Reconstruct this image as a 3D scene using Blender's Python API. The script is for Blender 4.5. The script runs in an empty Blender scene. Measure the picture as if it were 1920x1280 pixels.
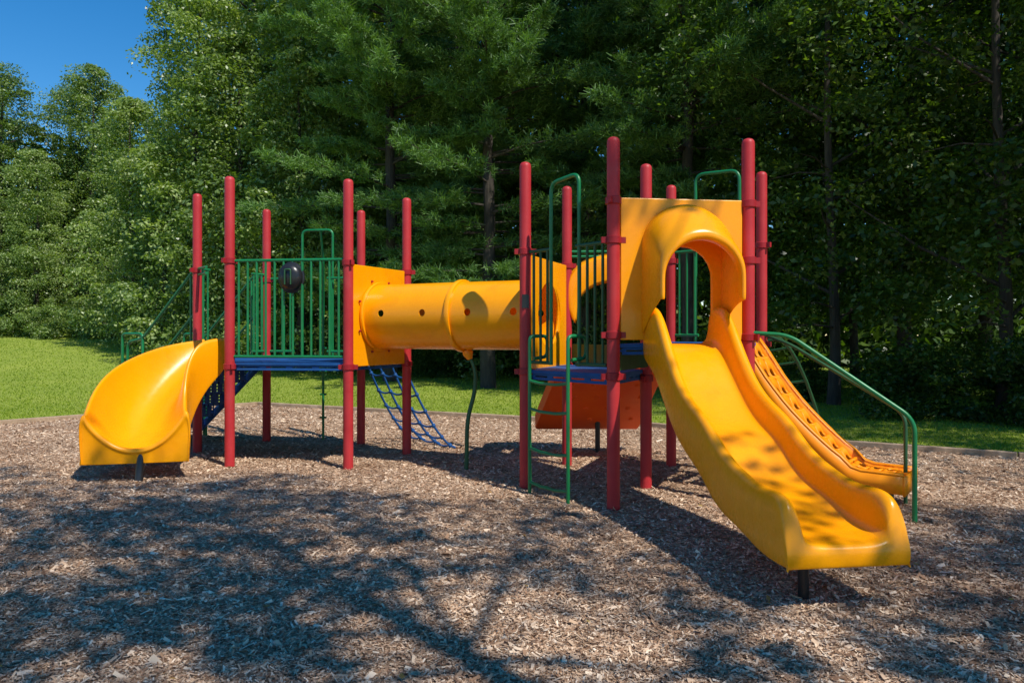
import bpy, math, random
import numpy as np
from mathutils import Vector, Matrix
random.seed(7); rng=np.random.default_rng(11)
scene=bpy.context.scene
scene.view_settings.view_transform='Standard'; scene.view_settings.look='None'
scene.view_settings.exposure=0; scene.view_settings.gamma=1
COL=scene.collection
def link(o): COL.objects.link(o); return o

# ------------------------------------------------------------ materials
def newmat(name):
    m=bpy.data.materials.new(name); m.use_nodes=True
    nt=m.node_tree; nt.nodes.clear()
    out=nt.nodes.new('ShaderNodeOutputMaterial')
    return m,nt,out
def N(nt,t,**kw):
    n=nt.nodes.new(t)
    for k,v in kw.items(): setattr(n,k,v)
    return n
def ramp(nt,fac,stops):
    r=N(nt,'ShaderNodeValToRGB'); e=r.color_ramp.elements
    while len(e)>1: e.remove(e[-1])
    e[0].position=stops[0][0]; e[0].color=(*stops[0][1],1)
    for p,c in stops[1:]:
        k=e.new(p); k.color=(*c,1)
    nt.links.new(fac,r.inputs[0]); return r.outputs[0]
def noise(nt,scale,detail=4,rough=.55,vec=None,dist=0):
    n=N(nt,'ShaderNodeTexNoise'); n.inputs['Scale'].default_value=scale
    n.inputs['Detail'].default_value=detail; n.inputs['Roughness'].default_value=rough
    n.inputs['Distortion'].default_value=dist
    if vec is not None: nt.links.new(vec,n.inputs['Vector'])
    return n.outputs['Fac']
def bump(nt,h,strength,dist,target):
    b=N(nt,'ShaderNodeBump'); b.inputs['Strength'].default_value=strength; b.inputs['Distance'].default_value=dist
    nt.links.new(h,b.inputs['Height']); nt.links.new(b.outputs[0],target)
def paint(name,c1,c2,rough=.35,bs=.15,scale=3.0,grime=None,spec=.5):
    m,nt,out=newmat(name)
    p=N(nt,'ShaderNodeBsdfPrincipled'); nt.links.new(p.outputs[0],out.inputs[0])
    g=N(nt,'ShaderNodeNewGeometry').outputs['Position']
    f=noise(nt,scale,5,.6,g)
    col=ramp(nt,f,[(.3,c1),(.7,c2)])
    if grime:
        f2=noise(nt,1.7,8,.75,g,.6)
        mask=ramp(nt,f2,[(.54,(0,0,0)),(.72,(1,1,1))])
        mx=N(nt,'ShaderNodeMix',data_type='RGBA'); 
        ml=N(nt,'ShaderNodeMath',operation='MULTIPLY'); ml.inputs[1].default_value=.34
        nt.links.new(mask,ml.inputs[0]); nt.links.new(ml.outputs[0],mx.inputs['Factor'])
        nt.links.new(col,mx.inputs['A']); mx.inputs['B'].default_value=(*grime,1); col=mx.outputs['Result']
    nt.links.new(col,p.inputs['Base Color'])
    fr=noise(nt,14,5,.6,g)
    mr=N(nt,'ShaderNodeMapRange'); nt.links.new(fr,mr.inputs[0]); mr.inputs[3].default_value=rough-.1; mr.inputs[4].default_value=rough+.15
    nt.links.new(mr.outputs[0],p.inputs['Roughness'])
    p.inputs['Specular IOR Level'].default_value=spec
    bump(nt,noise(nt,60,3,.6,g),bs,.002,p.inputs['Normal'])
    return m
M_yel=paint('yellow_plastic',(.95,.33,.001),(.99,.38,.001),.25,.25,1.6,(.72,.18,.003),.38)
M_yel2=paint('shaded_yellow_plastic',(.92,.27,.002),(.95,.32,.003),.40,.3,2.5,(.65,.16,.006),.35)  # yellow deepened to orange; the step climber's shade is put into the colour
M_org=paint('red_orange_plastic',(.88,.085,.004),(.92,.13,.005),.5,.3,2.5,(.7,.07,.006),.3)
M_red=paint('red_paint',(.42,.020,.024),(.52,.038,.042),.45,.2,2.5,(.40,.09,.08),.33)
M_redc=paint('red_clamp',(.30,.012,.018),(.38,.02,.026),.4,spec=.3)
M_grn=paint('green_paint',(.004,.15,.04),(.008,.20,.06),.35,.15,4,(.01,.09,.04))
M_dgrn=paint('dark_green_paint',(.014,.07,.022),(.02,.10,.03),.5,.2,6)
M_blu=paint('blue_coating',(.010,.065,.22),(.014,.10,.31),.6,.4,6,(.05,.07,.13),.25)
M_blk=paint('black_plastic',(.008,.008,.009),(.02,.02,.022),.3)
def perf(name,base,dot):
    m,nt,out=newmat(name)
    p=N(nt,'ShaderNodeBsdfPrincipled'); p.inputs['Base Color'].default_value=(*base,1); p.inputs['Roughness'].default_value=.5
    g=N(nt,'ShaderNodeTexCoord').outputs['Object']
    v=N(nt,'ShaderNodeTexVoronoi'); v.inputs['Scale'].default_value=dot; v.inputs['Randomness'].default_value=0
    nt.links.new(g,v.inputs['Vector'])
    lt=N(nt,'ShaderNodeMath',operation='LESS_THAN'); lt.inputs[1].default_value=.34
    nt.links.new(v.outputs['Distance'],lt.inputs[0])
    t=N(nt,'ShaderNodeBsdfTransparent'); mx=N(nt,'ShaderNodeMixShader')
    nt.links.new(lt.outputs[0],mx.inputs[0]); nt.links.new(p.outputs[0],mx.inputs[1]); nt.links.new(t.outputs[0],mx.inputs[2])
    nt.links.new(mx.outputs[0],out.inputs[0]); return m
M_perf=perf('perforated_blue_steel',(.014,.08,.30),22)
def leafmat(name,stops,trans=.3,rough=.45,spec=.35):
    m,nt,out=newmat(name)
    a=N(nt,'ShaderNodeAttribute'); a.attribute_name='rnd'
    oi=N(nt,'ShaderNodeObjectInfo')
    ad=N(nt,'ShaderNodeMath',operation='MULTIPLY_ADD'); nt.links.new(oi.outputs['Random'],ad.inputs[0]); ad.inputs[1].default_value=.3; 
    nt.links.new(a.outputs['Fac'],ad.inputs[2])
    sb=N(nt,'ShaderNodeMath',operation='SUBTRACT'); nt.links.new(ad.outputs[0],sb.inputs[0]); sb.inputs[1].default_value=.15
    col=ramp(nt,sb.outputs[0],stops)
    p=N(nt,'ShaderNodeBsdfPrincipled'); nt.links.new(col,p.inputs['Base Color']); p.inputs['Roughness'].default_value=rough
    p.inputs['Specular IOR Level'].default_value=spec
    t=N(nt,'ShaderNodeBsdfTranslucent'); 
    mc=N(nt,'ShaderNodeMix',data_type='RGBA',blend_type='MULTIPLY'); mc.inputs['Factor'].default_value=1
    nt.links.new(col,mc.inputs['A']); mc.inputs['B'].default_value=(1.7,1.9,.4,1); nt.links.new(mc.outputs['Result'],t.inputs[0])
    mx=N(nt,'ShaderNodeMixShader'); mx.inputs[0].default_value=trans
    nt.links.new(p.outputs[0],mx.inputs[1]); nt.links.new(t.outputs[0],mx.inputs[2]); nt.links.new(mx.outputs[0],out.inputs[0])
    return m
M_leafL=leafmat('leaf_sunlit',[(0,(.05,.09,.02)),(.45,(.15,.225,.055)),(.8,(.26,.34,.10)),(1,(.42,.47,.22))],.33,.38,.5)  # paler green with the sunlit highlights of the foliage put into the colour
M_leafD=leafmat('leaf_shaded',[(0,(.02,.045,.009)),(.5,(.06,.11,.018)),(.9,(.13,.20,.03)),(1,(.20,.26,.05))],.38,.4,.45)  # darker green; shade over the right-hand woods is painted into the leaves
M_needle=leafmat('pine_needle',[(0,(.04,.095,.028)),(.5,(.11,.215,.055)),(1,(.21,.34,.10))],.28,.5)
M_grass=leafmat('grass_blade',[(0,(.17,.24,.02)),(.5,(.25,.33,.03)),(1,(.34,.39,.06))],.38,.6,.2)
def barkmat(name,c1,c2):
    m,nt,out=newmat(name); p=N(nt,'ShaderNodeBsdfPrincipled'); nt.links.new(p.outputs[0],out.inputs[0])
    g=N(nt,'ShaderNodeNewGeometry').outputs['Position']
    mp=N(nt,'ShaderNodeMapping'); mp.inputs['Scale'].default_value=(9,9,1.5); nt.links.new(g,mp.inputs[0])
    f=noise(nt,2,8,.65,mp.outputs[0],.4)
    nt.links.new(ramp(nt,f,[(.3,c1),(.7,c2)]),p.inputs['Base Color']); p.inputs['Roughness'].default_value=.9
    bump(nt,f,.8,.03,p.inputs['Normal']); return m
M_bark=barkmat('bark',(.022,.017,.013),(.085,.068,.05))
def woodmat():
    m,nt,out=newmat('weathered_timber'); p=N(nt,'ShaderNodeBsdfPrincipled'); nt.links.new(p.outputs[0],out.inputs[0])
    g=N(nt,'ShaderNodeNewGeometry').outputs['Position']
    f=noise(nt,5,8,.7,g,.5)
    nt.links.new(ramp(nt,f,[(.3,(.26,.17,.10)),(.7,(.52,.38,.25))]),p.inputs['Base Color']); p.inputs['Roughness'].default_value=.9
    bump(nt,f,.5,.02,p.inputs['Normal']); return m
M_wood=woodmat()
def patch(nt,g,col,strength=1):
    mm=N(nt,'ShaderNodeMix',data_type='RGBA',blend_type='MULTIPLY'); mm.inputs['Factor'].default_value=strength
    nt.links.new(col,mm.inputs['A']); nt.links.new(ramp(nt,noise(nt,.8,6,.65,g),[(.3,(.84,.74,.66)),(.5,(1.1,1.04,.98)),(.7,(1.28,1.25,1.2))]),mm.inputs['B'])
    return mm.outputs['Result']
def mulchmat():
    m,nt,out=newmat('mulch_ground'); p=N(nt,'ShaderNodeBsdfPrincipled'); nt.links.new(p.outputs[0],out.inputs[0])
    g=N(nt,'ShaderNodeNewGeometry').outputs['Position']
    mp=N(nt,'ShaderNodeMapping'); mp.inputs['Scale'].default_value=(1,2,1); nt.links.new(g,mp.inputs[0])
    v=N(nt,'ShaderNodeTexVoronoi'); v.inputs['Scale'].default_value=50; nt.links.new(mp.outputs[0],v.inputs['Vector'])
    v2=N(nt,'ShaderNodeTexVoronoi'); v2.inputs['Scale'].default_value=100; nt.links.new(g,v2.inputs['Vector'])
    c=ramp(nt,v.outputs['Color'],[(0,(.12,.06,.03)),(.35,(.30,.19,.115)),(.7,(.50,.36,.24)),(1,(.72,.59,.44))])
    c2=ramp(nt,v2.outputs['Color'],[(0,(.12,.065,.035)),(.5,(.38,.26,.17)),(1,(.72,.59,.44))])
    mx=N(nt,'ShaderNodeMix',data_type='RGBA'); mx.inputs['Factor'].default_value=.5
    nt.links.new(c,mx.inputs['A']); nt.links.new(c2,mx.inputs['B'])
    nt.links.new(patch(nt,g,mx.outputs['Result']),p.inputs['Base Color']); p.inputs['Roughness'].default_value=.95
    bump(nt,v.outputs['Distance'],.7,.015,p.inputs['Normal']); return m
M_mulch=mulchmat()
def chipmat():
    m,nt,out=newmat('wood_chip'); p=N(nt,'ShaderNodeBsdfPrincipled'); nt.links.new(p.outputs[0],out.inputs[0])
    a=N(nt,'ShaderNodeAttribute'); a.attribute_name='rnd'
    col=ramp(nt,a.outputs['Fac'],[(0,(.10,.05,.026)),(.3,(.31,.185,.11)),(.55,(.49,.345,.23)),(.8,(.67,.53,.39)),(1,(.82,.71,.57))])
    g=N(nt,'ShaderNodeNewGeometry').outputs['Position']
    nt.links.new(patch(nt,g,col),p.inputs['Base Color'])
    p.inputs['Roughness'].default_value=.85; return m
M_chip=chipmat()
def groundmat():
    m,nt,out=newmat('lawn_ground'); p=N(nt,'ShaderNodeBsdfPrincipled'); nt.links.new(p.outputs[0],out.inputs[0])
    g=N(nt,'ShaderNodeNewGeometry').outputs['Position']
    f=noise(nt,.35,6,.6,g); f2=noise(nt,25,6,.7,g)
    c=ramp(nt,f,[(.3,(.20,.28,.025)),(.7,(.30,.36,.05))]); c2=ramp(nt,f2,[(.3,(.65,.65,.55)),(.7,(1.25,1.2,1.1))])
    mm=N(nt,'ShaderNodeMix',data_type='RGBA',blend_type='MULTIPLY'); mm.inputs['Factor'].default_value=1
    nt.links.new(c,mm.inputs['A']); nt.links.new(c2,mm.inputs['B'])
    nt.links.new(mm.outputs['Result'],p.inputs['Base Color']); p.inputs['Roughness'].default_value=.95
    bump(nt,f2,.5,.03,p.inputs['Normal']); return m
M_ground=groundmat()

# ------------------------------------------------------------ mesh builder
def fillet(pts,r,n=6):
    pts=[Vector(p) for p in pts]; out=[pts[0]]
    for i in range(1,len(pts)-1):
        a,b,c=pts[i-1],pts[i],pts[i+1]
        d1=(a-b); d2=(c-b); rr=min(r,d1.length*.49,d2.length*.49)
        s=b+d1.normalized()*rr; e=b+d2.normalized()*rr
        for k in range(n+1):
            t=k/n; out.append((1-t)**2*s+2*t*(1-t)*b+t*t*e)
    out.append(pts[-1]); return out
class MB:
    def __init__(s): s.v=[]; s.f=[]
    def tube(s,pts,r,seg=10,cap=True):
        pts=[Vector(p) for p in pts]; n=len(pts)
        rs=r if isinstance(r,(list,tuple)) else [r]*n
        T=[(pts[min(i+1,n-1)]-pts[max(i-1,0)]).normalized() for i in range(n)]
        up=Vector((0,0,1)) if abs(T[0].z)<.9 else Vector((1,0,0))
        nv=T[0].cross(up).normalized(); b=len(s.v)
        for i in range(n):
            nv=(nv-T[i]*nv.dot(T[i])).normalized(); bn=T[i].cross(nv)
            for k in range(seg):
                a=2*math.pi*k/seg; s.v.append(pts[i]+(nv*math.cos(a)+bn*math.sin(a))*rs[i])
        for i in range(n-1):
            for k in range(seg):
                k2=(k+1)%seg
                s.f.append((b+i*seg+k,b+i*seg+k2,b+(i+1)*seg+k2,b+(i+1)*seg+k))
        if cap:
            s.f.append(tuple(b+k for k in range(seg))[::-1]); s.f.append(tuple(b+(n-1)*seg+k for k in range(seg)))
    def box(s,c,sx,sy,sz,ang=0):
        b=len(s.v); ca,sa=math.cos(ang),math.sin(ang)
        for dz in (-1,1):
            for dx,dy in ((-1,-1),(1,-1),(1,1),(-1,1)):
                x=dx*sx/2; y=dy*sy/2
                s.v.append(Vector((c[0]+x*ca-y*sa,c[1]+x*sa+y*ca,c[2]+dz*sz/2)))
        for q in ((0,3,2,1),(4,5,6,7),(0,1,5,4),(1,2,6,5),(2,3,7,6),(3,0,4,7)): s.f.append(tuple(b+i for i in q))
    def prism(s,poly,z0,z1):
        b=len(s.v); n=len(poly)
        for z in (z0,z1):
            for p in poly: s.v.append(Vector((p[0],p[1],z)))
        s.f.append(tuple(b+i for i in range(n))[::-1]); s.f.append(tuple(b+n+i for i in range(n)))
        for i in range(n):
            j=(i+1)%n; s.f.append((b+i,b+j,b+n+j,b+n+i))
    def grid(s,rows,closed=False):
        b=len(s.v); m=len(rows[0])
        for r in rows: s.v+= [Vector(p) for p in r]
        for i in range(len(rows)-1):
            for k in range(m if closed else m-1):
                k2=(k+1)%m
                s.f.append((b+i*m+k,b+i*m+k2,b+(i+1)*m+k2,b+(i+1)*m+k))
    def revolve(s,prof,c=(0,0,0),seg=16):
        rows=[[(c[0]+r*math.cos(2*math.pi*k/seg),c[1]+r*math.sin(2*math.pi*k/seg),c[2]+z) for k in range(seg)] for r,z in prof]
        s.grid(rows,True)
    def mesh(s,name,mat,smooth=True):
        me=bpy.data.meshes.new(name); me.from_pydata([tuple(v) for v in s.v],[],s.f); me.materials.append(mat)
        if smooth:
            me.polygons.foreach_set('use_smooth',[True]*len(me.polygons)); 
            try: me.set_sharp_from_angle(angle=math.radians(40))
            except Exception: pass
        me.update(); return me
    def obj(s,name,mat,parent=None,smooth=True,solid=0,sub=0,bev=0,offset=-1):
        o=bpy.data.objects.new(name,s.mesh(name,mat,smooth)); link(o)
        if parent is not None: setparent(o,parent)
        if solid:
            md=o.modifiers.new('s','SOLIDIFY'); md.thickness=solid; md.offset=offset
        if sub:
            md=o.modifiers.new('u','SUBSURF'); md.levels=sub; md.render_levels=sub
        if bev:
            md=o.modifiers.new('b','BEVEL'); md.width=bev; md.segments=2; md.limit_method='ANGLE'
        return o
WM={}
def setparent(o,p):
    o.parent=p; o.matrix_parent_inverse=WM[p.name].inverted()
def empty(name,loc,label,cat,group=None):
    e=bpy.data.objects.new(name,None); e.location=loc; e.empty_display_size=.3; link(e)
    e['label']=label; e['category']=cat
    if group: e['group']=group
    WM[e.name]=Matrix.Translation(loc); return e

# ------------------------------------------------------------ play structure
PS=empty('play_structure',(-.7,8.6,0),'red and green playground climber with yellow slides on wood chips','playground')
posts={'A':(-4.29,10.18,3.52),'B':(-3.43,9.07,3.52),'C':(-3.68,11.2,3.48),'D':(-1.95,8.89,3.45),'E':(-2.21,10.93,3.42),'F':(-1.41,10.0,3.43),
'G':(.139,7.8,3.40),'H':(.675,9.17,3.42),'I':(.93,6.85,3.41),'J':(1.40,7.8,3.38),'K':(1.94,9.1,3.42),'L':(2.22,7.02,3.44),'M':(2.79,8.35,3.42)}
clamps={'A':(2.48,1.22),'B':(2.5,1.22),'C':(2.42,1.22),'D':(2.46,1.22),'E':(2.45,1.22),'F':(2.44,1.22),'G':(2.47,1.22),'H':(2.45,1.22),
'I':(2.83,2.47,1.6,1.22),'J':(1.45,1.15),'K':(2.5,1.45),'L':(2.83,2.3,1.58),'M':(2.6,1.5)}
mb=MB(); mb.revolve([(.064,-.036),(.074,-.03),(.074,.03),(.064,.036)],seg=20)
mb.box((.092,0,0),.044,.034,.055); mb.box((-.092,0,0),.044,.034,.055)
me_cl=mb.mesh('clamp',M_redc)
for k,(x,y,h) in posts.items():
    mb=MB(); r=.060
    mb.revolve([(r,-.1),(r,1.0),(r,2.0),(r,h-.045),(r*.93,h-.02),(r*.7,h-.005),(r*.35,h+.004),(.001,h+.006)],seg=24)
    o=mb.obj('support_post',M_red); o.location=(x,y,0); setparent(o,PS)
    for i,ch in enumerate(clamps[k]):
        c=bpy.data.objects.new('clamp',me_cl); c.location=(0,0,ch); c.rotation_euler=(0,0,random.choice([.1,1.1,-.9])); link(c); c.parent=o
def PT(k,z=0): return Vector((posts[k][0],posts[k][1],z))

def offs(poly,d):
    c=sum((Vector(p) for p in poly),Vector((0,0)))/len(poly)
    return [tuple(Vector(p)+(c-Vector(p)).normalized()*d) for p in poly]
def deck(keys,top,name,mat_t=M_blu):
    poly=[(posts[k][0],posts[k][1]) for k in keys]
    a=sum(poly[i][0]*poly[(i+1)%len(poly)][1]-poly[(i+1)%len(poly)][0]*poly[i][1] for i in range(len(poly)))
    if a<0: poly=poly[::-1]
    mb=MB(); mb.prism(offs(poly,.02),top-.035,top)
    inner=offs(poly,.05); n=len(poly)
    for i in range(n):
        p=Vector(inner[i]); q=Vector(inner[(i+1)%n]); d=(q-p); L=d.length; d.normalize(); ang=math.atan2(d.y,d.x)
        m=(p+q)/2
        mb.box((m.x,m.y,top-.0875),L-.1,.012,.028+.0,ang)
        mb.box((m.x,m.y,top-.047),L-.1,.012,.02,ang)
        ns=4
        for k in range(ns+1):
            c=p+d*(.05+(L-.1)*k/ns); mb.box((c.x,c.y,top-.065),.08,.0125,.019,ang)
    return mb.obj(name,mat_t,PS,smooth=False)
deck('ABDFEC',1.275,'platform')
deck('GIJH',1.24,'platform'); 
deck('ILMKJ',1.52,'platform'); 
mb=MB()
for a,b in (('I','J'),('J','H')):
    p=PT(a);q=PT(b);m=(p+q)/2;d=q-p; 
    mb.box((m.x+.03,m.y,1.38),d.length-.14,.02,.22,math.atan2(d.y,d.x))
mb.obj('riser',M_dgrn,PS,False)

def rail(a,b,top,bot,n,name='guard_rail',f0=0,f1=1,mat=M_grn,r=.017,loop=False):
    p=PT(a);q=PT(b);d=(q-p);L=d.length;d.normalize()
    s=.06+f0*(L-.12); e=.06+f1*(L-.12)
    P=lambda t,z:(p+d*t)+Vector((0,0,z))
    mb=MB()
    mb.tube([P(s,top),P(e,top)],r*1.1); mb.tube([P(s,bot),P(e,bot)],r*1.1)
    for i in range(n):
        t=s+(e-s)*(i+.5)/n
        mb.tube([P(t,bot),P(t,top)],r*.85,8)
    return mb.obj(name,mat,PS)
rail('B','D',2.50,1.34,12)
bp=PT('B').lerp(PT('D'),.53)
mb=MB()
rows=[]
for r,dd in ((.001,-.13),(.07,-.125),(.12,-.10),(.155,-.05),(.165,0),(.185,.01),(.19,.025),(.165,.03)):
    rows.append([(bp.x+.85*r*math.cos(2*math.pi*k/24),bp.y-.03+dd*.6,2.29+r*math.sin(2*math.pi*k/24)) for k in range(24)])
mb.grid(rows,True); bub=mb.obj('steering_drum',M_blk,PS)
mb=MB(); yy=bp.y-.125
mb.tube(fillet([(bp.x-.05,yy,2.2),(bp.x-.05,yy,2.38),(bp.x+.02,yy,2.38),(bp.x+.02,yy,2.2)],.02),.009)
mb.obj('drum_bracket',M_dgrn,PS)
rail('A','B',2.5,2.42,1,'guard_rail',0,.28)
rail('A','C',2.5,1.36,2,'guard_rail',0,.13); rail('A','C',2.5,1.36,3,'guard_rail',.8,1)
rail('C','E',2.44,1.36,3,'guard_rail',0,.28); rail('C','E',2.44,1.36,4,'guard_rail',.66,1)
rail('E','F',2.44,2.38,1,'guard_rail')
mb=MB()
mb.tube(fillet([(-3.13,11.15,1.3),(-3.13,11.15,3.16),(-2.66,11.08,3.16),(-2.66,11.08,1.3)],.09),.019)
mb.tube([(-2.87,11.35,-.05),(-2.87,11.35,2.75),(-2.85,11.2,2.95),(-2.85,11.12,3.15)],.019)
for z in (.35,.7,1.05,1.4): mb.tube([(-2.92,11.35,z),(-2.82,11.35,z)],.015,8)
mb.obj('pole_climber',M_grn,PS)

def holed_panel(p,q,z0,z1,cu,cz,rad,name,open_bottom=False,hw=.26,spring=2.1,thick=.03,inset=.07,mat=M_yel):
    p=Vector(p);q=Vector(q);d=(q-p);L=d.length;d.normalize();nn=Vector((d.y,-d.x,0))
    u0=inset;u1=L-inset
    mb=MB()
    def W(u,z,o=0): return p+d*u+Vector((0,0,z))+nn*o
    if not open_bottom:
        angs=sorted(set([2*math.pi*k/40 for k in range(40)]+[math.atan2(zz-cz,uu-cu)%(2*math.pi) for uu in(u0,u1) for zz in (z0,z1)]))
        inner=lambda a:rad; C=(cu,cz); closed=True
    else:
        C=(cu,z0)
        angs=sorted(set([math.pi*k/36 for k in range(37)]+[math.atan2(z1-z0,uu-cu) for uu in (u0,u1)]))
        closed=False
        def inner(a):
            ca,sa=math.cos(a),math.sin(a)
            if abs(ca)>1e-6:
                t=hw/abs(ca)
                if t*sa<=spring-z0: return t
            h=spring-z0; bq=sa*h
            return bq+math.sqrt(max(0,bq*bq-(h*h-hw*hw)))
    IN=[];OUT=[]
    for a in angs:
        ca,sa=math.cos(a),math.sin(a); ts=[]
        if ca>1e-9: ts.append((u1-C[0])/ca)
        if ca<-1e-9: ts.append((u0-C[0])/ca)
        if sa>1e-9: ts.append((z1-C[1])/sa)
        if sa<-1e-9: ts.append((z0-C[1])/sa)
        t=min(ts); r=inner(a)
        IN.append(W(C[0]+ca*r,C[1]+sa*r)); OUT.append(W(C[0]+ca*t,C[1]+sa*t))
    mb.grid([IN,OUT],closed)
    o=mb.obj(name,mat,PS,smooth=False,solid=thick,offset=0,bev=.008)
    return o
tc0=Vector((-1.68,9.445,1.83)); tc1=Vector((.41,8.485,1.83))
holed_panel(PT('D'),PT('F'),1.22,2.45,(PT('F')-PT('D')).length/2,1.83,.36,'tube_panel')
holed_panel(PT('G'),PT('H'),1.22,2.45,(PT('H')-PT('G')).length/2,1.83,.36,'tube_panel')
ax=(tc1-tc0).normalized(); perp=Vector((ax.y,-ax.x,0))
Lt=(tc1-tc0).length
mb=MB()
def ring(t,r): 
    c=tc0+ax*t
    return [c+perp*(r*math.cos(2*math.pi*k/64))+Vector((0,0,r*math.sin(2*math.pi*k/64))) for k in range(64)]
mb.grid([ring(.0,.39),ring(.03,.39),ring(Lt*.25,.39),ring(Lt*.48,.392),ring(Lt*.52,.392),ring(Lt*.75,.39),ring(Lt,.39)],True)
tube=mb.obj('crawl_tube',M_yel,PS,solid=.012)
cut=MB()
for fr in (.13,.38,.64,.89):
    c=tc0+ax*(Lt*fr)+perp*.2+Vector((0,0,.03))
    cut.tube([c,c+perp*.4],.042,20)
    c2=c-perp*.4
    cut.tube([c2,c2-perp*.4],.042,20)
co=cut.obj('cutter',M_yel)
bm_=tube.modifiers.new('h','BOOLEAN'); bm_.object=co; bm_.operation='DIFFERENCE'; bm_.solver='EXACT'
dg=bpy.context.evaluated_depsgraph_get(); dg.update()
nm=bpy.data.meshes.new_from_object(tube.evaluated_get(dg)); tube.modifiers.clear(); tube.data=nm
bpy.data.objects.remove(co)
nm.polygons.foreach_set('use_smooth',[True]*len(nm.polygons))
try: nm.set_sharp_from_angle(angle=math.radians(35))
except Exception: pass
WM[tube.name]=Matrix.Identity(4)
for t,rr,wd in ((.035,.43,.02),(Lt*.525,.428,.03),(Lt-.035,.43,.02)):
    mb=MB(); mb.grid([ring(t-wd,.392),ring(t-wd,rr),ring(t-wd*.6,rr+.006),ring(t+wd*.6,rr+.006),ring(t+wd,rr),ring(t+wd,.392)],True)
    o=mb.obj('tube_flange',M_yel); o.parent=tube; o.matrix_parent_inverse=Matrix.Identity(4)
mb=MB(); mb.tube([(0,0,0),ax*.02],[.016,.011],8); me_b=mb.mesh('bolt',M_redc)
for k in range(8):
    a=2*math.pi*k/8+.39; c=tc0+ax*.016+perp*(.47*math.cos(a))+Vector((0,0,.47*math.sin(a)))
    o=link(bpy.data.objects.new('bolt',me_b)); o.location=c; setparent(o,PS)
c=tc0+ax*(Lt*.525)
mb=MB(); mb.tube(fillet([(c.x+.07,c.y,1.36),(c.x+.15,c.y-.02,1.18),(c.x+.14,c.y-.03,.92),(c.x+.05,c.y-.06,.6),(c.x+.04,c.y-.08,-.05)],.16),.026)
mb.obj('tube_support',M_dgrn,PS)
mb=MB(); mb.tube([(c.x+.03,c.y-.02,1.42),(c.x+.06,c.y-.02,1.38),(c.x+.08,c.y-.02,1.31)],[.05,.065,.03],14); mb.obj('support_cap',M_yel2,PS)

# ---- front slide
O=Vector((1.575,6.935,0)); fw=Vector((.131,-.991,0)); rt=Vector((.991,.131,0))
def SW(u,d,z): return O+fw*d+rt*u+Vector((0,0,z))
def chainU(w,s,hw=.365):
    half=[(-hw,-s),(-hw-.008,-s*.4),(-hw-.006,w*.5),(-hw+.004,w*.86),(-hw+.028,w*1.0),(-hw+.062,w*1.01),(-hw+.090,w*.88),(-hw+.105,w*.6),(-hw+.115,w*.25+.004),(-hw+.14,.012),(-hw+.20,-.002)]
    return half+[(0,-.003)]+[(-u,v) for u,v in half[::-1]]
secs=[(-.02,1.525,.33,.14),(.12,1.525,.335,.2),(.25,1.505,.335,.24),(.37,1.43,.31,.25),(.5,1.31,.27,.25),(.7,1.12,.23,.24),(.88,.985,.21,.23),(1.08,.885,.205,.22),(1.25,.83,.20,.22),(1.42,.745,.215,.22),(1.6,.625,.22,.21),(1.8,.55,.205,.19),(2.0,.515,.19,.18),(2.2,.46,.205,.17),(2.35,.43,.235,.165),(2.50,.412,.265,.15),(2.60,.407,.24,.14),(2.65,.403,.16,.13),(2.675,.398,.05,.125)]
mb=MB(); rows=[]
for d,h,w,s in secs: rows.append([SW(u*(1+.06*max(0,(d-2.2))),d,h+v) for u,v in chainU(w,s)])
d,h,w,s=secs[-1]
rows.append([SW(u*1.02,2.697,h+min(v,-.02)-.006) for u,v in chainU(.03,s)])
rows.append([SW(u*1.01,2.70,h+min(v,-.05)-.02) for u,v in chainU(.03,s)])
rows.append([SW(u*1.0,2.695,h-.13) for u,v in chainU(.03,s)])
mb.grid(rows)
slide=mb.obj('slide',M_yel,PS,solid=-.018,sub=2,offset=-1)
slide['label']='tall straight yellow plastic slide with arched hood'
WM[slide.name]=Matrix.Identity(4)
def childof(o,p): o.parent=p; o.matrix_parent_inverse=Matrix.Identity(4)
def arch(hw,base,top,d,n=22):
    sp=top-hw*1.0
    pts=[(-hw,base),(-hw,base+(sp-base)*.5)]
    for k in range(n+1):
        a=math.pi-math.pi*k/n; pts.append((hw*math.cos(a),sp+hw*math.sin(a)))
    pts+=[(hw,base+(sp-base)*.5),(hw,base)]
    return [SW(u,d,z) for u,z in pts]
mb=MB(); mb.grid([arch(.395,1.56,2.80,.0),arch(.385,1.62,2.80,.06),arch(.378,1.72,2.79,.16),arch(.372,1.80,2.74,.28),arch(.370,1.85,2.66,.38),arch(.374,1.88,2.59,.45),arch(.384,1.895,2.545,.50),arch(.386,1.90,2.515,.53),arch(.375,1.90,2.48,.55),arch(.352,1.90,2.445,.55),arch(.338,1.90,2.42,.53),arch(.336,1.90,2.415,.45)])
o=mb.obj('slide_hood',M_yel,None,solid=.015,sub=2,offset=1); childof(o,slide)
LL=(PT('L')-PT('I')).length
holed_panel(PT('I'),PT('L'),1.555,2.86,LL/2,1.9,.3,'slide_panel',True,.285,2.13,.035,.065)
mb=MB(); mb.tube([SW(-.13,2.42,-.05),SW(-.13,2.42,.36)],.033,14); mb.obj('slide_support',M_blk,PS)

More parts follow.
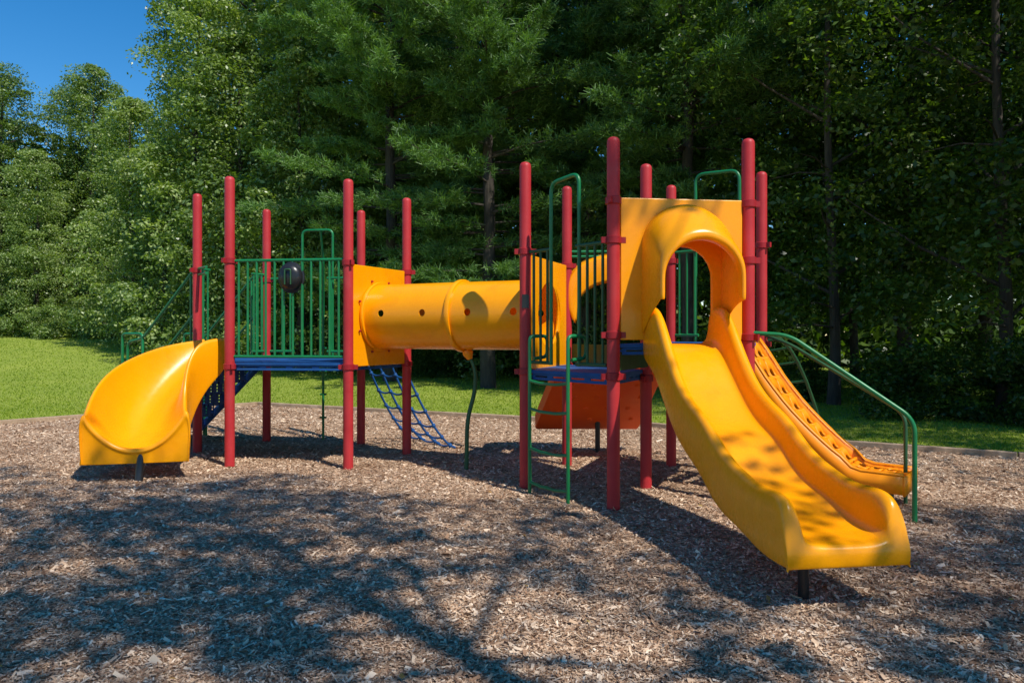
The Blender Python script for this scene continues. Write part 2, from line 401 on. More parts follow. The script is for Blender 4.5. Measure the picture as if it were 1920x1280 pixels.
# ---- curved slide
cs=[(-3.84,9.66,-.78,-.62,1.28,.44,.25,.27,.10,4),(-3.96,9.55,-.77,-.64,1.20,.44,.30,.34,.16,4),(-4.12,9.37,-.70,-.71,1.00,.45,.46,.50,.2,3.6),(-4.25,9.15,-.52,-.85,.76,.46,.60,.56,.24,3.4),(-4.31,8.92,-.28,-.96,.55,.47,.68,.52,.24,3.2),(-4.30,8.70,-.04,-1,.42,.48,.66,.44,.22,3.0),(-4.24,8.48,.14,-.99,.35,.49,.56,.38,.2,2.7),(-4.16,8.29,.22,-.97,.33,.50,.44,.38,.16,2.4),(-4.12,8.19,.24,-.97,.33,.505,.37,.39,.14,2.2)]
mb=MB(); rows=[]
def crow(x,y,dx,dy,h,hw,wO,wI,s,pw):
    l=math.hypot(dx,dy); dx/=l; dy/=l; r=Vector((dy,-dx,0)); out=[]
    us=[-1,-.985,-.95,-.9,-.82,-.72,-.6,-.45,-.3,-.15,0,.15,.3,.45,.6,.72,.82,.9,.95,.985,1]
    out.append(Vector((x,y,h-s))+r*(-hw*1.05)); out.append(Vector((x,y,h+wI*.5))+r*(-hw*1.09)); out.append(Vector((x,y,h+wI+.005))+r*(-hw*1.07))
    for u in us:
        w=wO if u>0 else wI
        out.append(Vector((x,y,h+w*abs(u)**pw+(.012 if abs(u)>.98 else 0)))+r*(u*hw))
    out.append(Vector((x,y,h+wO+.005))+r*(hw*1.07)); out.append(Vector((x,y,h+wO*.5))+r*(hw*1.09)); out.append(Vector((x,y,h-s))+r*(hw*1.05))
    return out
for c_ in cs: rows.append(crow(*c_))
x,y,dx,dy,h,hw,wO,wI,s,pw=cs[-1]
e=Vector((dx,dy,0)).normalized()
def lipdrop(dist,drop,up=0):
    base=crow(x+e.x*dist,y+e.y*dist,dx,dy,h,hw,wO,wI,s,pw)
    return [Vector((p.x,p.y,(.20 if drop>=1 else p.z+up+(.20-p.z)*drop))) for p in base]
for a_ in ((.02,0,.014),(.035,0,.024),(.052,0,.014),(.060,.05,0),(.046,.12,0),(.036,.2,0),(.034,.6,0),(.034,.96,0),(.034,1,0)): rows.append(lipdrop(*a_))
mb.grid(rows)
o=mb.obj('slide',M_yel,PS,solid=.012,sub=2,offset=1); o['label']='short curved yellow plastic slide with scooped exit'
mb=MB(); mb.tube([(-4.07,8.13,-.05),(-4.07,8.2,.31)],.045,14); mb.obj('slide_support',M_blk,PS)

# ---- stairs at first deck
S0=Vector((-3.98,10.69,0)); sd=Vector((-.86,.51,0)); sr=Vector((.51,.86,0))
def ST(u,d,z): return S0+sd*d+sr*u+Vector((0,0,z))
mb=MB(); ang=math.atan2(sr.y,sr.x)
for i in range(6):
    z=1.275-(i+1)*.182; c=ST(0,.14+i*.245,z); mb.box(c,.88,.26,.03,ang)
    c=ST(0,.02+i*.245,z+.09); mb.box(c,.86,.012,.15,ang)
mb.obj('stairs',M_perf,PS,False)
mb=MB()
for u in (-.46,.46):
    mb.grid([[ST(u,0,1.24),ST(u,1.5,.11)],[ST(u,0,1.10),ST(u,1.5,-.03)]])
mb.obj('stair_stringer',M_blu,PS,False,solid=.02)
mb=MB()
for u in (-.52,.52):
    mb.tube(fillet([ST(u,.02,1.4),ST(u,.02,2.5),ST(u,.18,2.5),ST(u,1.35,1.55),ST(u,1.72,1.5),ST(u,1.72,-.05)],.12),.02)
    mb.tube(fillet([ST(u,.1,1.95),ST(u,1.3,1.0),ST(u,1.3,-.05)],.1),.018)
    mb.tube([ST(u,.25,2.42),ST(u,.25,1.3)],.016)
    mb.tube(fillet([ST(u,1.35,.0),ST(u,1.35,1.62),ST(u,1.85,1.62),ST(u,1.85,-.05)],.08),.02)
mb.obj('stair_handrail',M_grn,PS)

# ---- rope net
mb=MB()
tA=Vector((-2.12,10.86,1.2)); tB=Vector((-1.48,10.12,1.2)); bA=Vector((-1.58,11.7,0)); bB=Vector((-.80,10.5,0))
def NP(a,t):
    p=tA.lerp(tB,a).lerp(bA.lerp(bB,a),t); p.z=1.2*(1-t)**1.5+.02; return p
for a in (0,.33,.67,1): mb.tube([NP(a,t/12) for t in range(13)],.016,8)
for t in np.linspace(.10,.9,6): mb.tube([NP(a/12,t)+Vector((0,0,-.035*abs(math.sin(a/4*math.pi)))) for a in range(13)],.014,8)
for a in (0,.33,.67,1):
    for t in np.linspace(.10,.9,6):
        p=NP(a,t); mb.tube([p-Vector((0,0,.03)),p,p+Vector((0,0,.03))],[.018,.03,.018],8)
mb.obj('rope_net',M_blu,PS)

# ---- ladder
mb=MB(); a=Vector((.178,7.54,0)); b=Vector((.53,7.07,0)); inn=Vector((.77,.64,0))
for p in (a,b):
    mb.tube(fillet([p+Vector((0,0,-.05)),p+Vector((0,0,1.59)),p+inn*.24+Vector((0,0,1.59)),p+inn*.24+Vector((0,0,1.38)),p+inn*.05+Vector((0,0,1.36))],.06),.019)
for z in (.12,.46,.86,1.14):
    m1=a.lerp(b,.3); m2=a.lerp(b,.7)
    mb.tube([a+Vector((0,0,z)),m1+Vector((0,0,z-.02)),m2+Vector((0,0,z-.02)),b+Vector((0,0,z))],.016,8)
mb.obj('ladder',M_grn,PS)
rail('G','I',2.46,1.32,3,'guard_rail',.02,.30,M_dgrn); rail('G','I',2.46,1.32,4,'guard_rail',.62,.98,M_dgrn)
mb=MB(); g=PT('G');i_=PT('I')
q1=g.lerp(i_,.32);q2=g.lerp(i_,.64)
mb.tube(fillet([q1+Vector((0,0,1.3)),q1+Vector((0,0,3.12)),q2+Vector((0,0,3.16)),q2+Vector((0,0,2.85))],.10),.02)
mb.tube([q2+Vector((0,0,2.87)),q2+Vector((0,0,1.3))],.017)
mb.obj('grab_arch',M_grn,PS)
mb=MB()
r1=Vector((2.2,8.95,0)); r2=Vector((2.62,8.6,0))
mb.tube(fillet([r1+Vector((0,0,1.5)),r1+Vector((0,0,3.52)),r2+Vector((0,0,3.5)),r2+Vector((0,0,1.5))],.12),.02)
mb.obj('grab_arch',M_grn,PS)
rail('K','M',2.6,1.6,3,'guard_rail',0,.3); rail('K','M',2.6,1.6,3,'guard_rail',.75,1)
rail('H','K',2.62,2.56,1,'guard_rail'); 
mb=MB(); mb.box((.139-.0,7.8-.064,1.95),.07,.012,.14); mb.obj('notice_plate',M_blk,PS,False)
# ---- rear climbing board with hood
O2=Vector((1.22,9.16,0)); f2=Vector((.0,1,0)).normalized(); r2_=Vector((1,.0,0)).normalized()
def S2(u,d,z): return O2+f2*d+r2_*u+Vector((0,0,z))
def arch2(hw,base,top,d,n=18):
    sp=top-hw*.75; pts=[(-hw,base)]
    for k in range(n+1):
        a=math.pi-math.pi*k/n; pts.append((hw*math.cos(a),sp+hw*.75*math.sin(a)))
    pts.append((hw,base)); return [S2(u,d,z) for u,z in pts]
mb=MB(); mb.grid([arch2(.56,1.95,2.6,-.02),arch2(.56,1.95,2.62,.2),arch2(.56,1.9,2.6,.45),arch2(.58,1.85,2.55,.6)])
mb.grid([arch2(.56,1.95,2.6,-.02),arch2(.42,1.62,2.22,-.03)])
mb.obj('rear_hood',M_yel,PS,solid=.03,sub=1)
mb=MB(); rows=[]
for d,h in ((-.05,1.24),(.12,1.10),(.5,.84),(.9,.56),(1.15,.38),(1.22,.34)):
    rows.append([S2(u-.1*d+(-.10*d if u<0 else 0),d,h+v) for u,v in ((-.62,.16),(-.64,.15),(-.64,-.02),(-.62,-.03),(-.3,-.03),(0,-.03),(.3,-.03),(.62,-.03),(.64,-.02),(.64,.15),(.62,.16))])
mb.grid(rows)
for k in range(4):
    for j in range(4):
        d=.25+k*.24; h=1.19-.7*d; c=S2(-.45+j*.28+.1*(k%2)-.1*d,d,h-.045)
        mb.tube([c+Vector((0,.01,.02)),c+Vector((0,-.02,-.02))],[.05,.03],10)
mb.obj('climbing_board',M_org,PS,solid=.02,bev=.01)
mb=MB(); mb.tube([S2(-.05,1.05,-.05),S2(-.05,1.05,.46)],.035,12); mb.obj('slide_support',M_blk,PS)

# ---- slotted yellow step climber
O3=Vector((2.46,7.74,0)); f3=Vector((.80,-.60,0)).normalized(); r3=Vector((.60,.80,0)).normalized()
def S3(u,d,z): return O3+f3*d+r3*u+Vector((0,0,z))
prof_d=[0,.10,.25,.4,.55,.7,.85,1.0,1.08,1.5]; prof_h=[1.5,1.36,1.12,.92,.75,.605,.47,.365,.325,.315]
LE=1.48
mb=MB(); nd=12; nu=3; hwc=.27
for i in range(nd):
    for j in range(nu):
        d0=LE*i/nd; d1=LE*(i+1)/nd; u0=-hwc+2*hwc*j/nu; u1=-hwc+2*hwc*(j+1)/nu
        dm=(d0+d1)/2; um=(u0+u1)/2; sm=.66; sn=.46 if i>=nd-4 else .38
        outer=[];inner=[]
        for k in range(16):
            a=2*math.pi*k/16+math.pi/16; ca,sa=math.cos(a),math.sin(a); t=1/max(abs(ca),abs(sa))
            stp=lambda dd:(.025*(math.cos((dd-d0)/(d1-d0)*2*math.pi)) if i<nd-4 else 0)
            uu=um+(u1-u0)/2*ca*t; dd=dm+(d1-d0)/2*sa*t; outer.append(S3(uu,dd,np.interp(dd,prof_d,prof_h)+stp(dd)))
            sc=lambda q:math.copysign(abs(q)**.7,q)
            uu=um+(u1-u0)/2*sm*sc(ca); dd=dm+(d1-d0)/2*sn*sc(sa); inner.append(S3(uu,dd,np.interp(dd,prof_d,prof_h)+stp(dd)))
        mb.grid([inner,outer],True)
RD=lambda d:.075 if d<.95 else max(.03,.075-.4*(d-.95))
for sgn in (-1,1):
    D=np.linspace(0,LE,18)
    for w_ in (0,.06):
        mb.grid([[S3(sgn*(hwc+w_),d,np.interp(d,prof_d,prof_h)+(v if v<0 else RD(d))) for d in D] for v in (-.13,1)])
    mb.grid([[S3(sgn*(hwc+w_),d,np.interp(d,prof_d,prof_h)+RD(d)+.001) for d in D] for w_ in (0,.06)])
mb.grid([[S3(u,LE,.315+v) for u in (-hwc-.06,0,hwc+.06)] for v in (.03,-.14)])
o=mb.obj('step_climber',M_yel2,PS,solid=.022); o['label']='yellow plastic step climber with rows of slots'
mb=MB()
mb.tube(fillet([(2.24,7.0,1.62),(2.55,6.88,1.60),(3.43,6.36,.88),(3.43,6.36,-.05)],.12),.021)
mb.obj('climber_handrail',M_grn,PS)
mb=MB()
mb.tube(fillet([(2.82,8.3,1.6),(3.0,8.05,1.5),(3.70,7.02,.86),(3.70,7.02,-.05)],.12),.018)
mb.obj('climber_handrail',M_dgrn,PS)
mb=MB(); mb.tube([S3(0,1.32,-.05),S3(0,1.32,.30)],.035); mb.obj('climber_support',M_dgrn,PS)
mb=MB()
def arcl(p,q,n=10): 
    return [Vector((p[0]+(q[0]-p[0])*t,p[1]+(q[1]-p[1])*t,1.55*math.cos(t*math.pi/2)**.9+.25*math.sin(t*math.pi)-.02)) for t in np.linspace(0,1,n)]
A1=arcl((2.45,8.9),(3.55,10.2));A2=arcl((2.75,8.55),(4.15,9.75))
mb.tube(A1,.02);mb.tube(A2,.02)
for k in range(1,9): mb.tube([A1[k],(A1[k]+A2[k])/2-Vector((0,0,.05)),A2[k]],.015,8)
mb.obj('arched_climber',M_dgrn,PS)

# ------------------------------------------------------------ ground
def gh(x,z):
    a=np.clip((z-17)/30,0,1); a=a*a*(3-2*a); b=np.clip((-x+4)/16,0,1); b=b*b*(3-2*b)
    return 1.9*a*b
xs=np.concatenate([np.linspace(-400,-60,8),np.linspace(-55,55,56),np.linspace(60,400,8)])
zs=np.concatenate([np.linspace(-300,-20,8),np.linspace(-15,17,5),np.linspace(18,60,43),np.linspace(70,900,12)])
mb=MB(); mb.grid([[(x,z,float(gh(x,z))) for x in xs] for z in zs])
gr=mb.obj('ground',M_ground); gr['kind']='structure'
poly=np.array([(-20,5),(-13,9.5),(-9.2,13.3),(-5.8,17.0),(-2.2,15.2),(2.3,13.1),(3.3,12.2),(4.7,10.9),(6.57,9.7),(9,8.6),(14,6),(16,-9),(-22,-9)])
mb=MB(); mb.v=[Vector((p[0],p[1],.004)) for p in poly]; mb.f=[tuple(range(len(poly)))[::-1]]
mu=mb.obj('mulch_ground',M_mulch,smooth=False); mu['kind']='structure'
mb=MB()
for i in range(0,len(poly)-4):
    p=poly[i];q=poly[i+1]; d=q-p; L=np.hypot(*d); n=max(1,round(L/2.4)); ang=math.atan2(d[1],d[0])
    for k in range(n):
        m=p+d*(k+.5)/n; mb.box((m[0],m[1],.02),L/n-.012,.10,.12,ang+random.uniform(-.01,.01))
te=mb.obj('timber_edging',M_wood,smooth=False,bev=.01); te['label']='low weathered timber border around the wood chip area'; te['category']='edging'
def inpoly(x,y,P):
    ins=np.zeros(len(x),bool); n=len(P)
    for i in range(n):
        x1,y1=P[i];x2,y2=P[(i+1)%n]
        c=((y1>y)!=(y2>y))&(x<(x2-x1)*(y-y1)/((y2-y1) if y2!=y1 else 1e-9)+x1)
        ins^=c
    return ins
def quadmesh(name,co,rnd,mat,k=4):
    n=len(rnd); me=bpy.data.meshes.new(name)
    me.vertices.add(n*k); me.vertices.foreach_set('co',co.astype(np.float32).ravel())
    me.loops.add(n*k); me.loops.foreach_set('vertex_index',np.arange(n*k,dtype=np.int32))
    me.polygons.add(n); me.polygons.foreach_set('loop_start',np.arange(0,n*k,k,dtype=np.int32))
    me.update(calc_edges=True)
    at=me.attributes.new('rnd','FLOAT','FACE'); at.data.foreach_set('value',rnd.astype(np.float32))
    me.materials.append(mat); return me
def norm(v): return v/np.maximum(np.linalg.norm(v,axis=1,keepdims=True),1e-9)
# chips
n=620000
z=np.exp(rng.uniform(np.log(2.7),np.log(17.5),n)); x=rng.uniform(-1,1,n)*(.76*z+1.0)
k=inpoly(x,z,poly); x=x[k];z=z[k]; n=len(x)
th=rng.uniform(0,2*np.pi,n); L=(rng.gamma(2.4,.0024,n)+.0033)*(1+z*.06); Wd=L*rng.uniform(.13,.42,n)
tilt=rng.normal(0,.26,n); roll=rng.normal(0,.4,n)
e1=np.stack([np.cos(th)*np.cos(tilt),np.sin(th)*np.cos(tilt),np.sin(tilt)],1)
pz=np.stack([-np.sin(th),np.cos(th),np.zeros(n)],1); up=np.cross(e1,pz)
e2=pz*np.cos(roll)[:,None]+up*np.sin(roll)[:,None]
c=np.stack([x,z,.006+rng.uniform(0,.012,n)+.4*L*np.abs(np.sin(tilt))],1)
j=lambda:rng.uniform(.75,1.2,(n,1))
co=np.stack([c-e1*L[:,None]*j()-e2*Wd[:,None]*j(),c+e1*L[:,None]*j()-e2*Wd[:,None]*j(),c+e1*L[:,None]*j()+e2*Wd[:,None]*j(),c-e1*L[:,None]*j()+e2*Wd[:,None]*j()],1)
o=link(bpy.data.objects.new('wood_chips',quadmesh('wood_chips',co,rng.beta(1.9,1.9,n),M_chip))); o['kind']='stuff'
o['label']='loose shredded wood chips covering the play area'; o['category']='wood chips'
M_fl=leafmat('fallen_leaf',[(0,(.25,.08,.02)),(.5,(.35,.2,.05)),(1,(.4,.3,.1))],.1,.7)
n=70; z=rng.uniform(3.2,9,n); x=rng.uniform(-.75,.75,n)*z; th=rng.uniform(0,6.28,n); L=rng.uniform(.012,.028,n)[:,None]
e1=np.stack([np.cos(th),np.sin(th),rng.normal(0,.2,n)],1);e2=np.stack([-np.sin(th),np.cos(th),rng.normal(0,.2,n)],1);c=np.stack([x,z,np.full(n,.035)],1)
co=np.stack([c-e1*L,c-e2*L*.6,c+e1*L,c+e2*L*.6],1)
o=link(bpy.data.objects.new('fallen_leaves',quadmesh('fallen_leaves',co,rng.uniform(0,1,n),M_fl))); o['kind']='stuff'; o['label']='scattered dry fallen leaves on wood chips'; o['category']='leaves'
# grass
n=230000
z=np.exp(rng.uniform(np.log(9),np.log(46),n)); x=rng.uniform(-1,.95,n)*(.8*z+1)
k=~inpoly(x,z,poly); x=x[k];z=z[k];n=len(x)
hb=rng.uniform(.015,.045,n)*(1+z*.012); th=rng.uniform(0,6.28,n); w=.006+.0006*z
base=np.stack([x,z,gh(x,z)-.005],1); dv=np.stack([np.cos(th),np.sin(th),0*th],1)*w[:,None]
tip=base+np.stack([rng.normal(0,.5,n)*hb,rng.normal(0,.5,n)*hb,hb],1)
co=np.stack([base-dv,base+dv,tip],1)
o=link(bpy.data.objects.new('grass',quadmesh('grass',co,rng.uniform(0,1,n),M_grass,3))); o['kind']='stuff'; o['label']='short mown green lawn grass'; o['category']='grass'

# ------------------------------------------------------------ trees
def leafquads(pos,nrm,size,aspect=.55):
    n=len(pos); rv=rng.normal(size=(n,3)); t=norm(np.cross(nrm,rv)); b=np.cross(nrm,t)
    s=size[:,None]
    return np.stack([pos-t*s*.5,pos-b*s*aspect*.5+t*s*.05,pos+t*s*.5-nrm*s*.12,pos+b*s*aspect*.5+t*s*.05],1)
def crown_broad(H,R,base,ncl,per,leaf,mat,prof='round',cs_=1.0,droop=.7):
    cl=[];
    while len(cl)<ncl:
        t=random.random(); zz=base+(H-base)*t
        if prof=='round': env=math.sin(math.pi*min(1,(t*.82+.18)))**.6
        else: env=(1-t**2.2)**.55*(.80+.20*math.sin(9*t))
        a=random.uniform(0,2*math.pi); rr=R*env*(random.random()**.45)*random.uniform(.7,1.18)
        cl.append((rr*math.cos(a),rr*math.sin(a),zz,random.uniform(.4,1.2)*(R/4.2)*cs_))
    cl=np.array(cl); idx=np.repeat(np.arange(ncl),per); n=len(idx)
    d=norm(rng.normal(size=(n,3))); fl=(d[:,2]<0)&(rng.random(n)<.6); d[fl,2]*=-1
    rc=cl[idx,3]
    rad=rng.uniform(.35,1.08,n)**.6
    pos=cl[idx,:3]+d*(rc*rad)[:,None]*np.array([1.15,1.15,.62])
    pos[:,2]-=(rng.random(n)**3)*rc*droop*(d[:,2]<.3)
    nr=norm(d*.5+np.array([0,0,.55])+rng.normal(size=(n,3))*.5)
    clr=rng.uniform(-.18,.18,ncl)[idx]
    r=np.clip(rng.normal(.5,.2,n)+clr,0,1)
    return quadmesh('crown',leafquads(pos,nr,rng.uniform(.65,1.25,n)*leaf),r,mat),cl
def trunk_mesh(H,r0,cl=None,nl=14,lean=0.,mat=M_bark,bare=0):
    mb=MB(); pts=[];rs=[]
    wob=random.uniform(0,6)
    P=lambda z:Vector((math.sin(z*.35+wob)*.12*min(1,z/2)+lean*z,math.cos(z*.3+wob)*.12*min(1,z/2),z))
    for k in range(13):
        zz=H*.93*k/12; pts.append(P(zz) if k else Vector((0,0,-.3))); rs.append(r0*(1.35 if k==0 else 1)*(1-.85*k/12))
    mb.tube(pts,rs,12)
    if cl is not None:
        sel=random.sample(range(len(cl)),min(nl,len(cl)))
        for i in sel:
            c=Vector(cl[i][:3]); zs_=max(.8,c.z-Vector((c.x,c.y)).length*.7); s_=P(zs_); m=(s_+c)/2+Vector((0,0,-.15))
            rr=r0*(1-.85*zs_/H)*.3+.012; mb.tube([s_,m,c],[rr,rr*.6,.010],7)
    for i in range(bare):
        zz=random.uniform(1.6,H*.5); a=random.uniform(0,6.28); l=random.uniform(.8,2.4); s_=P(zz)
        e_=s_+Vector((math.cos(a)*l,math.sin(a)*l,random.uniform(-.3,.4))); mb.tube([s_,(s_+e_)/2+Vector((0,0,.1)),e_],[.03,.02,.006],5)
    return mb.mesh('trunk',mat)
def crown_pine(H,base,Lmax,mat):
    P=[];D=[];br=[]
    z_=base
    while z_<H-.4:
        t=(z_-base)/(H-base); Lb=Lmax*(1-t)**.75*(.75 if t<.08 else 1)+.35
        for k in range(random.choice([4,5,6])):
            a=random.uniform(0,6.28); l=Lb*random.uniform(.45,1.15); up=.12+.5*t; zz=z_+random.uniform(-.2,.2)
            pth=[]
            for s in np.linspace(0,1,8):
                pth.append(np.array([math.cos(a)*l*s,math.sin(a)*l*s,zz+l*(up*s-.28*s*s+.12*s**4)]))
            br.append(pth)
            m=int(6+l*14)
            for q in range(m):
                s=random.uniform(.06,1)**.7; i=min(6,int(s*7)); c=pth[i]+(pth[i+1]-pth[i])*(s*7-i)
                off=l*.24*(1.05-s)+.10; sg=random.choice([-1,1])*random.uniform(.1,1)
                c=c+np.array([-math.sin(a)*off*sg,math.cos(a)*off*sg,-.03+random.gauss(0,.07)])+np.array([math.cos(a),math.sin(a),0])*abs(sg)*off*.6
                P.append(c); D.append(norm(np.array([[math.cos(a)-math.sin(a)*sg*.7,math.sin(a)+math.cos(a)*sg*.7,.35]]))[0])
        z_+=random.uniform(.40,.70)
    P=np.array(P);D=np.array(D); per=24; idx=np.repeat(np.arange(len(P)),per); n=len(idx)
    dd=norm(D[idx]*.7+rng.normal(size=(n,3))*.6+np.array([0,0,.12])); st=P[idx]+D[idx]*rng.uniform(-.22,.12,n)[:,None]+rng.normal(size=(n,3))*.04
    l=rng.uniform(.12,.21,n)[:,None]; w=norm(np.cross(dd,rng.normal(size=(n,3))))*.013
    co=np.stack([st-w,st+w,st+dd*l+w*.5,st+dd*l-w*.5],1)
    r=np.clip(rng.normal(.5,.2,n)+rng.uniform(-.2,.2,len(P))[idx],0,1)
    return quadmesh('crown',co,r,mat),br
def pine_trunk(H,r0,br,base):
    mb=MB(); mb.tube([(math.sin(z)*.04,0,z-.3*(z==0)) for z in np.linspace(0,H,14)],[r0*(1-.9*(k/13)**.7) for k in range(14)],12)
    for p in br[::1]: mb.tube([Vector(q) for q in p[::2]]+[Vector(p[-1])],[.04,.03,.022,.013,.006],5)
    for i in range(10):
        zz=random.uniform(1.5,base); a=random.uniform(0,6.28); l=random.uniform(.5,2)
        mb.tube([(0,0,zz),(math.cos(a)*l,math.sin(a)*l,zz+random.uniform(-.3,.2))],[.025,.006],5)
    return mb.mesh('trunk',M_bark)
proto={}
def mk(name,cm,cl,H,r0,nl=14,bare=0): proto[name]=(trunk_mesh(H,r0,cl,nl,bare=bare),cm)
cm,cl=crown_broad(20,4.6,2.2,170,240,.19,M_leafL,'col',1.0,1.2); mk('tallA',cm,cl,20,.28,24)
cm,cl=crown_broad(19,4.2,1.0,160,240,.18,M_leafL,'col',1.0,1.4); mk('tallB',cm,cl,19,.25,24)
cm,cl=crown_broad(13,3.6,.4,120,240,.16,M_leafL,'col',1,1.2); mk('vine',cm,cl,13,.2,10)
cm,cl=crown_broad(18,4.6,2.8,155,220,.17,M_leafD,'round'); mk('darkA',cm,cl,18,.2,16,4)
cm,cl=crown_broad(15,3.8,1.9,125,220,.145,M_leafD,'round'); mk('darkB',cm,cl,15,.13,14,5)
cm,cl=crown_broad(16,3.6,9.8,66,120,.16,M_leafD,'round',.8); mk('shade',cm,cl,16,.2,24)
cm,br=crown_pine(22,2.9,4.6,M_needle); proto['pine']=(pine_trunk(22,.25,br,2.9),cm)
cm,br=crown_pine(24,5.2,4.2,M_needle); proto['pineB']=(pine_trunk(24,.22,br,5.2),cm)
info={'tallA':('broadleaf_tree','tall leafy broadleaf tree in sun at the lawn edge'),'tallB':('broadleaf_tree','tall vine-draped broadleaf tree in sun at the lawn edge'),
'vine':('broadleaf_tree','vine-covered tree with foliage down to the grass'),'darkA':('woodland_tree','dark shaded deciduous tree with dense crown'),
'darkB':('woodland_tree','slender shaded deciduous tree with low dense foliage'),'shade':('shade_tree','tall shade tree casting dappled shadow on wood chips'),
'pine':('pine_tree','white pine with layered wispy needle boughs'),'pineB':('pine_tree','tall white pine with long bare trunk')}
def tree(kind,x,z,s=1,rot=None,sz=None):
    nm,lb=info[kind]
    e=empty(nm,(x,z,float(gh(x,z))),lb,'tree','woodland trees around the playground')
    e.rotation_euler=(0,0,random.uniform(0,6.28) if rot is None else rot); e.scale=(s,s,sz or s)
    for nme,me in (('trunk',proto[kind][0]),('crown',proto[kind][1])):
        o=bpy.data.objects.new(nme,me); o.parent=e; link(o)
T=[('tallA',-36,47,.82),('tallB',-31.5,46,.86),('tallB',-34.5,49,.84),('tallB',-29.5,50,.86),('tallA',-27.0,48,.84),('vine',-30,41,.75),('vine',-25.5,40,.75),('vine',-34,40,.65),('vine',-21.5,42,1.0),('vine',-29,38.5,.45),
('tallB',-15.6,38,1.0),('tallA',-12.4,36,1.15),('vine',-17.3,34,.85),('tallB',-12.4,29.5,.82),('vine',-10.5,28.5,.95),('tallB',-8.8,31,1.1),('tallA',-6.5,28.5,1.05),('vine',-7.4,26,.85),
('vine',-14.7,31.5,.7),('tallB',-4.6,33,1.1),
('pine',-.7,22.2,1),('pine',-3.9,24.0,1.02),('pineB',4.7,20,1),('pine',2.4,24.5,1.0),('pine',7.6,23.5,1.05),('vine',1.0,26.5,1.0),
('tallB',5.6,28,1.05),('tallB',-1.5,29,1.1),
('darkB',7.4,17.2,1),('darkA',10.6,20,1),('darkB',9.6,14.6,1),('darkA',14,17.5,1.05),('darkB',12.0,12.8,1.0),('darkA',14.8,23.5,1.1),('darkA',18.5,25,1.1),('darkB',11.5,25,1.1),('darkA',20,19,1.1),('darkB',16.5,12.6,1.05),
('darkA',13.6,6.4,1.0),('darkA',18.5,9.6,1.05),  # unseen trees beyond the right edge, added to shade the lawn and woods
('shade',4.5,-1.7,1.0),('shade',.6,-1.7,1.0),('shade',3.4,-4.2,.95),('shade',11.3,-3.2,1.0)]
for t in T: tree(*t)
def shrub_mesh(R,H,ncl,per,leaf,mat):
    cl=np.array([(random.gauss(0,R*.5),random.gauss(0,R*.45),random.uniform(.1,1)**1.0*H*.8,random.uniform(.3,.6)*R*.6) for _ in range(ncl)])
    idx=np.repeat(np.arange(ncl),per); n=len(idx); d=norm(rng.normal(size=(n,3)))
    pos=cl[idx,:3]+d*(cl[idx,3]*rng.uniform(.4,1.1,n))[:,None]*np.array([1.1,1.1,.8]); pos[:,2]=np.abs(pos[:,2])
    nr=norm(d*.5+np.array([0,0,.6])+rng.normal(size=(n,3))*.5)
    return quadmesh('shrub',leafquads(pos,nr,rng.uniform(.6,1.3,n)*leaf),np.clip(rng.normal(.5,.22,n)+rng.uniform(-.12,.12,ncl)[idx],0,1),mat)
shL=[shrub_mesh(1.5,2.6,40,220,.14,M_leafL),shrub_mesh(1.8,3.2,46,220,.15,M_leafL)]
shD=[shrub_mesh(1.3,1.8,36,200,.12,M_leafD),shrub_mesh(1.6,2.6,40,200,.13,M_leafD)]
def shrub(mes,x,z,s,lab):
    o=bpy.data.objects.new('shrub',random.choice(mes)); o.location=(x,z,float(gh(x,z))-.05); o.rotation_euler=(0,0,random.uniform(0,6.28)); o.scale=(s,s,s*random.uniform(.8,1.1)); link(o)
    o['label']=lab; o['category']='shrub'; o['group']='shrubs along the wood edge'
for x in np.arange(-38,-8,1.9):
    z=38.5+(x+20)*-.12 if x<-17 else 36-(x+17)*.85
    shrub(shL,x+random.uniform(-.5,.5),z-1+random.uniform(-.7,.7),random.uniform(.6,1.1),'sunlit leafy green shrub at the lawn edge')
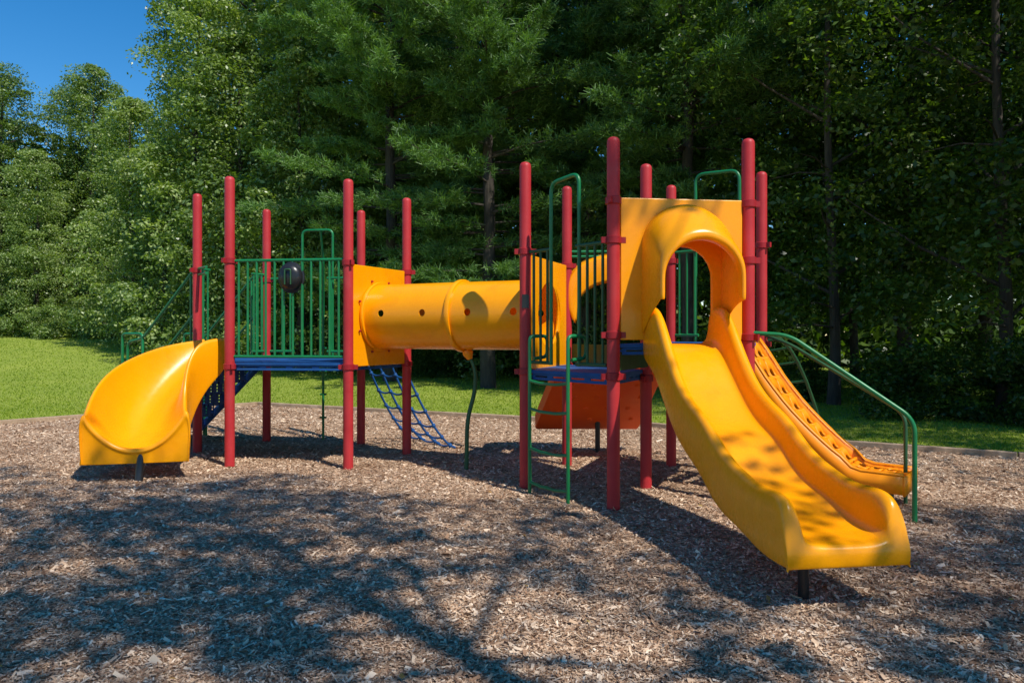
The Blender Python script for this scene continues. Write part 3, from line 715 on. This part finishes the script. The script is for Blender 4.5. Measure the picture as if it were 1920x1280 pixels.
for x,z in [(-7,27),(-5,27.5),(-3,28),(-1,28.5),(1,28),(3,27.5),(5,27),(7,25),(6.2,22.5),(8,20.5),(9.8,18.8),(10.5,15.0),(9.4,13.0),(11.0,12.4),(10.2,11.2),(13,14.5),(12.4,10.8),(14.4,12.8),(13,19),(15.5,17),(11,21.5),(14,24),(17,21),(3.5,24.5),(-2.5,26),(16.5,11),(7.0,18.0),(7.9,14.6)]:
    shrub(shD,x,z,random.uniform(.5,.85),'low shaded woodland shrub')
n=170000
x=rng.uniform(-60,50,n); z=rng.uniform(48,56,n)-np.where(x>-8,12,0)
H=np.where(x<-25,15.0,24)+2.0*np.sin(x*.9)+1.5*np.sin(x*.37)
H=np.where((x<-18)&(x>-34),14.0,H)
y=rng.random(n)**1.5*H
pos=np.stack([x,z,y+.3],1); nr=norm(rng.normal(size=(n,3))+np.array([0,-.3,.7]))
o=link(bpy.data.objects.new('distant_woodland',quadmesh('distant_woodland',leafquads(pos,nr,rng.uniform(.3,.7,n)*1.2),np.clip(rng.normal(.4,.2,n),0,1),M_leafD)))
o['kind']='stuff'; o['label']='dense distant woodland foliage mass'; o['category']='woodland'

# ------------------------------------------------------------ light, sky, camera
sunv=Vector((.48,-.55,1)).normalized()
L=bpy.data.lights.new('sun','SUN'); L.energy=5.0; L.angle=math.radians(.5); L.color=(1,.955,.88)
lo=link(bpy.data.objects.new('sun',L)); lo.rotation_euler=sunv.to_track_quat('Z','Y').to_euler(); lo.location=(20,-10,30)
w=bpy.data.worlds.new('World'); scene.world=w; w.use_nodes=True; nt=w.node_tree
bg=nt.nodes['Background']; sk=nt.nodes.new('ShaderNodeTexSky'); sk.sky_type='NISHITA'; sk.sun_disc=False
sk.sun_elevation=math.asin(sunv.z); sk.sun_rotation=math.atan2(sunv.x,sunv.y); sk.air_density=1; sk.dust_density=0; sk.ozone_density=3
hs=nt.nodes.new('ShaderNodeHueSaturation'); hs.inputs['Saturation'].default_value=1.4
nt.links.new(sk.outputs[0],hs.inputs['Color']); nt.links.new(hs.outputs[0],bg.inputs[0]); bg.inputs[1].default_value=.15
cam=bpy.data.cameras.new('camera'); cam.lens=26.25; cam.sensor_width=36; cam.shift_y=-.00625; cam.clip_end=2000
c=link(bpy.data.objects.new('camera',cam)); c.location=(0,0,1.6); c.rotation_euler=(math.radians(90),0,0); scene.camera=c
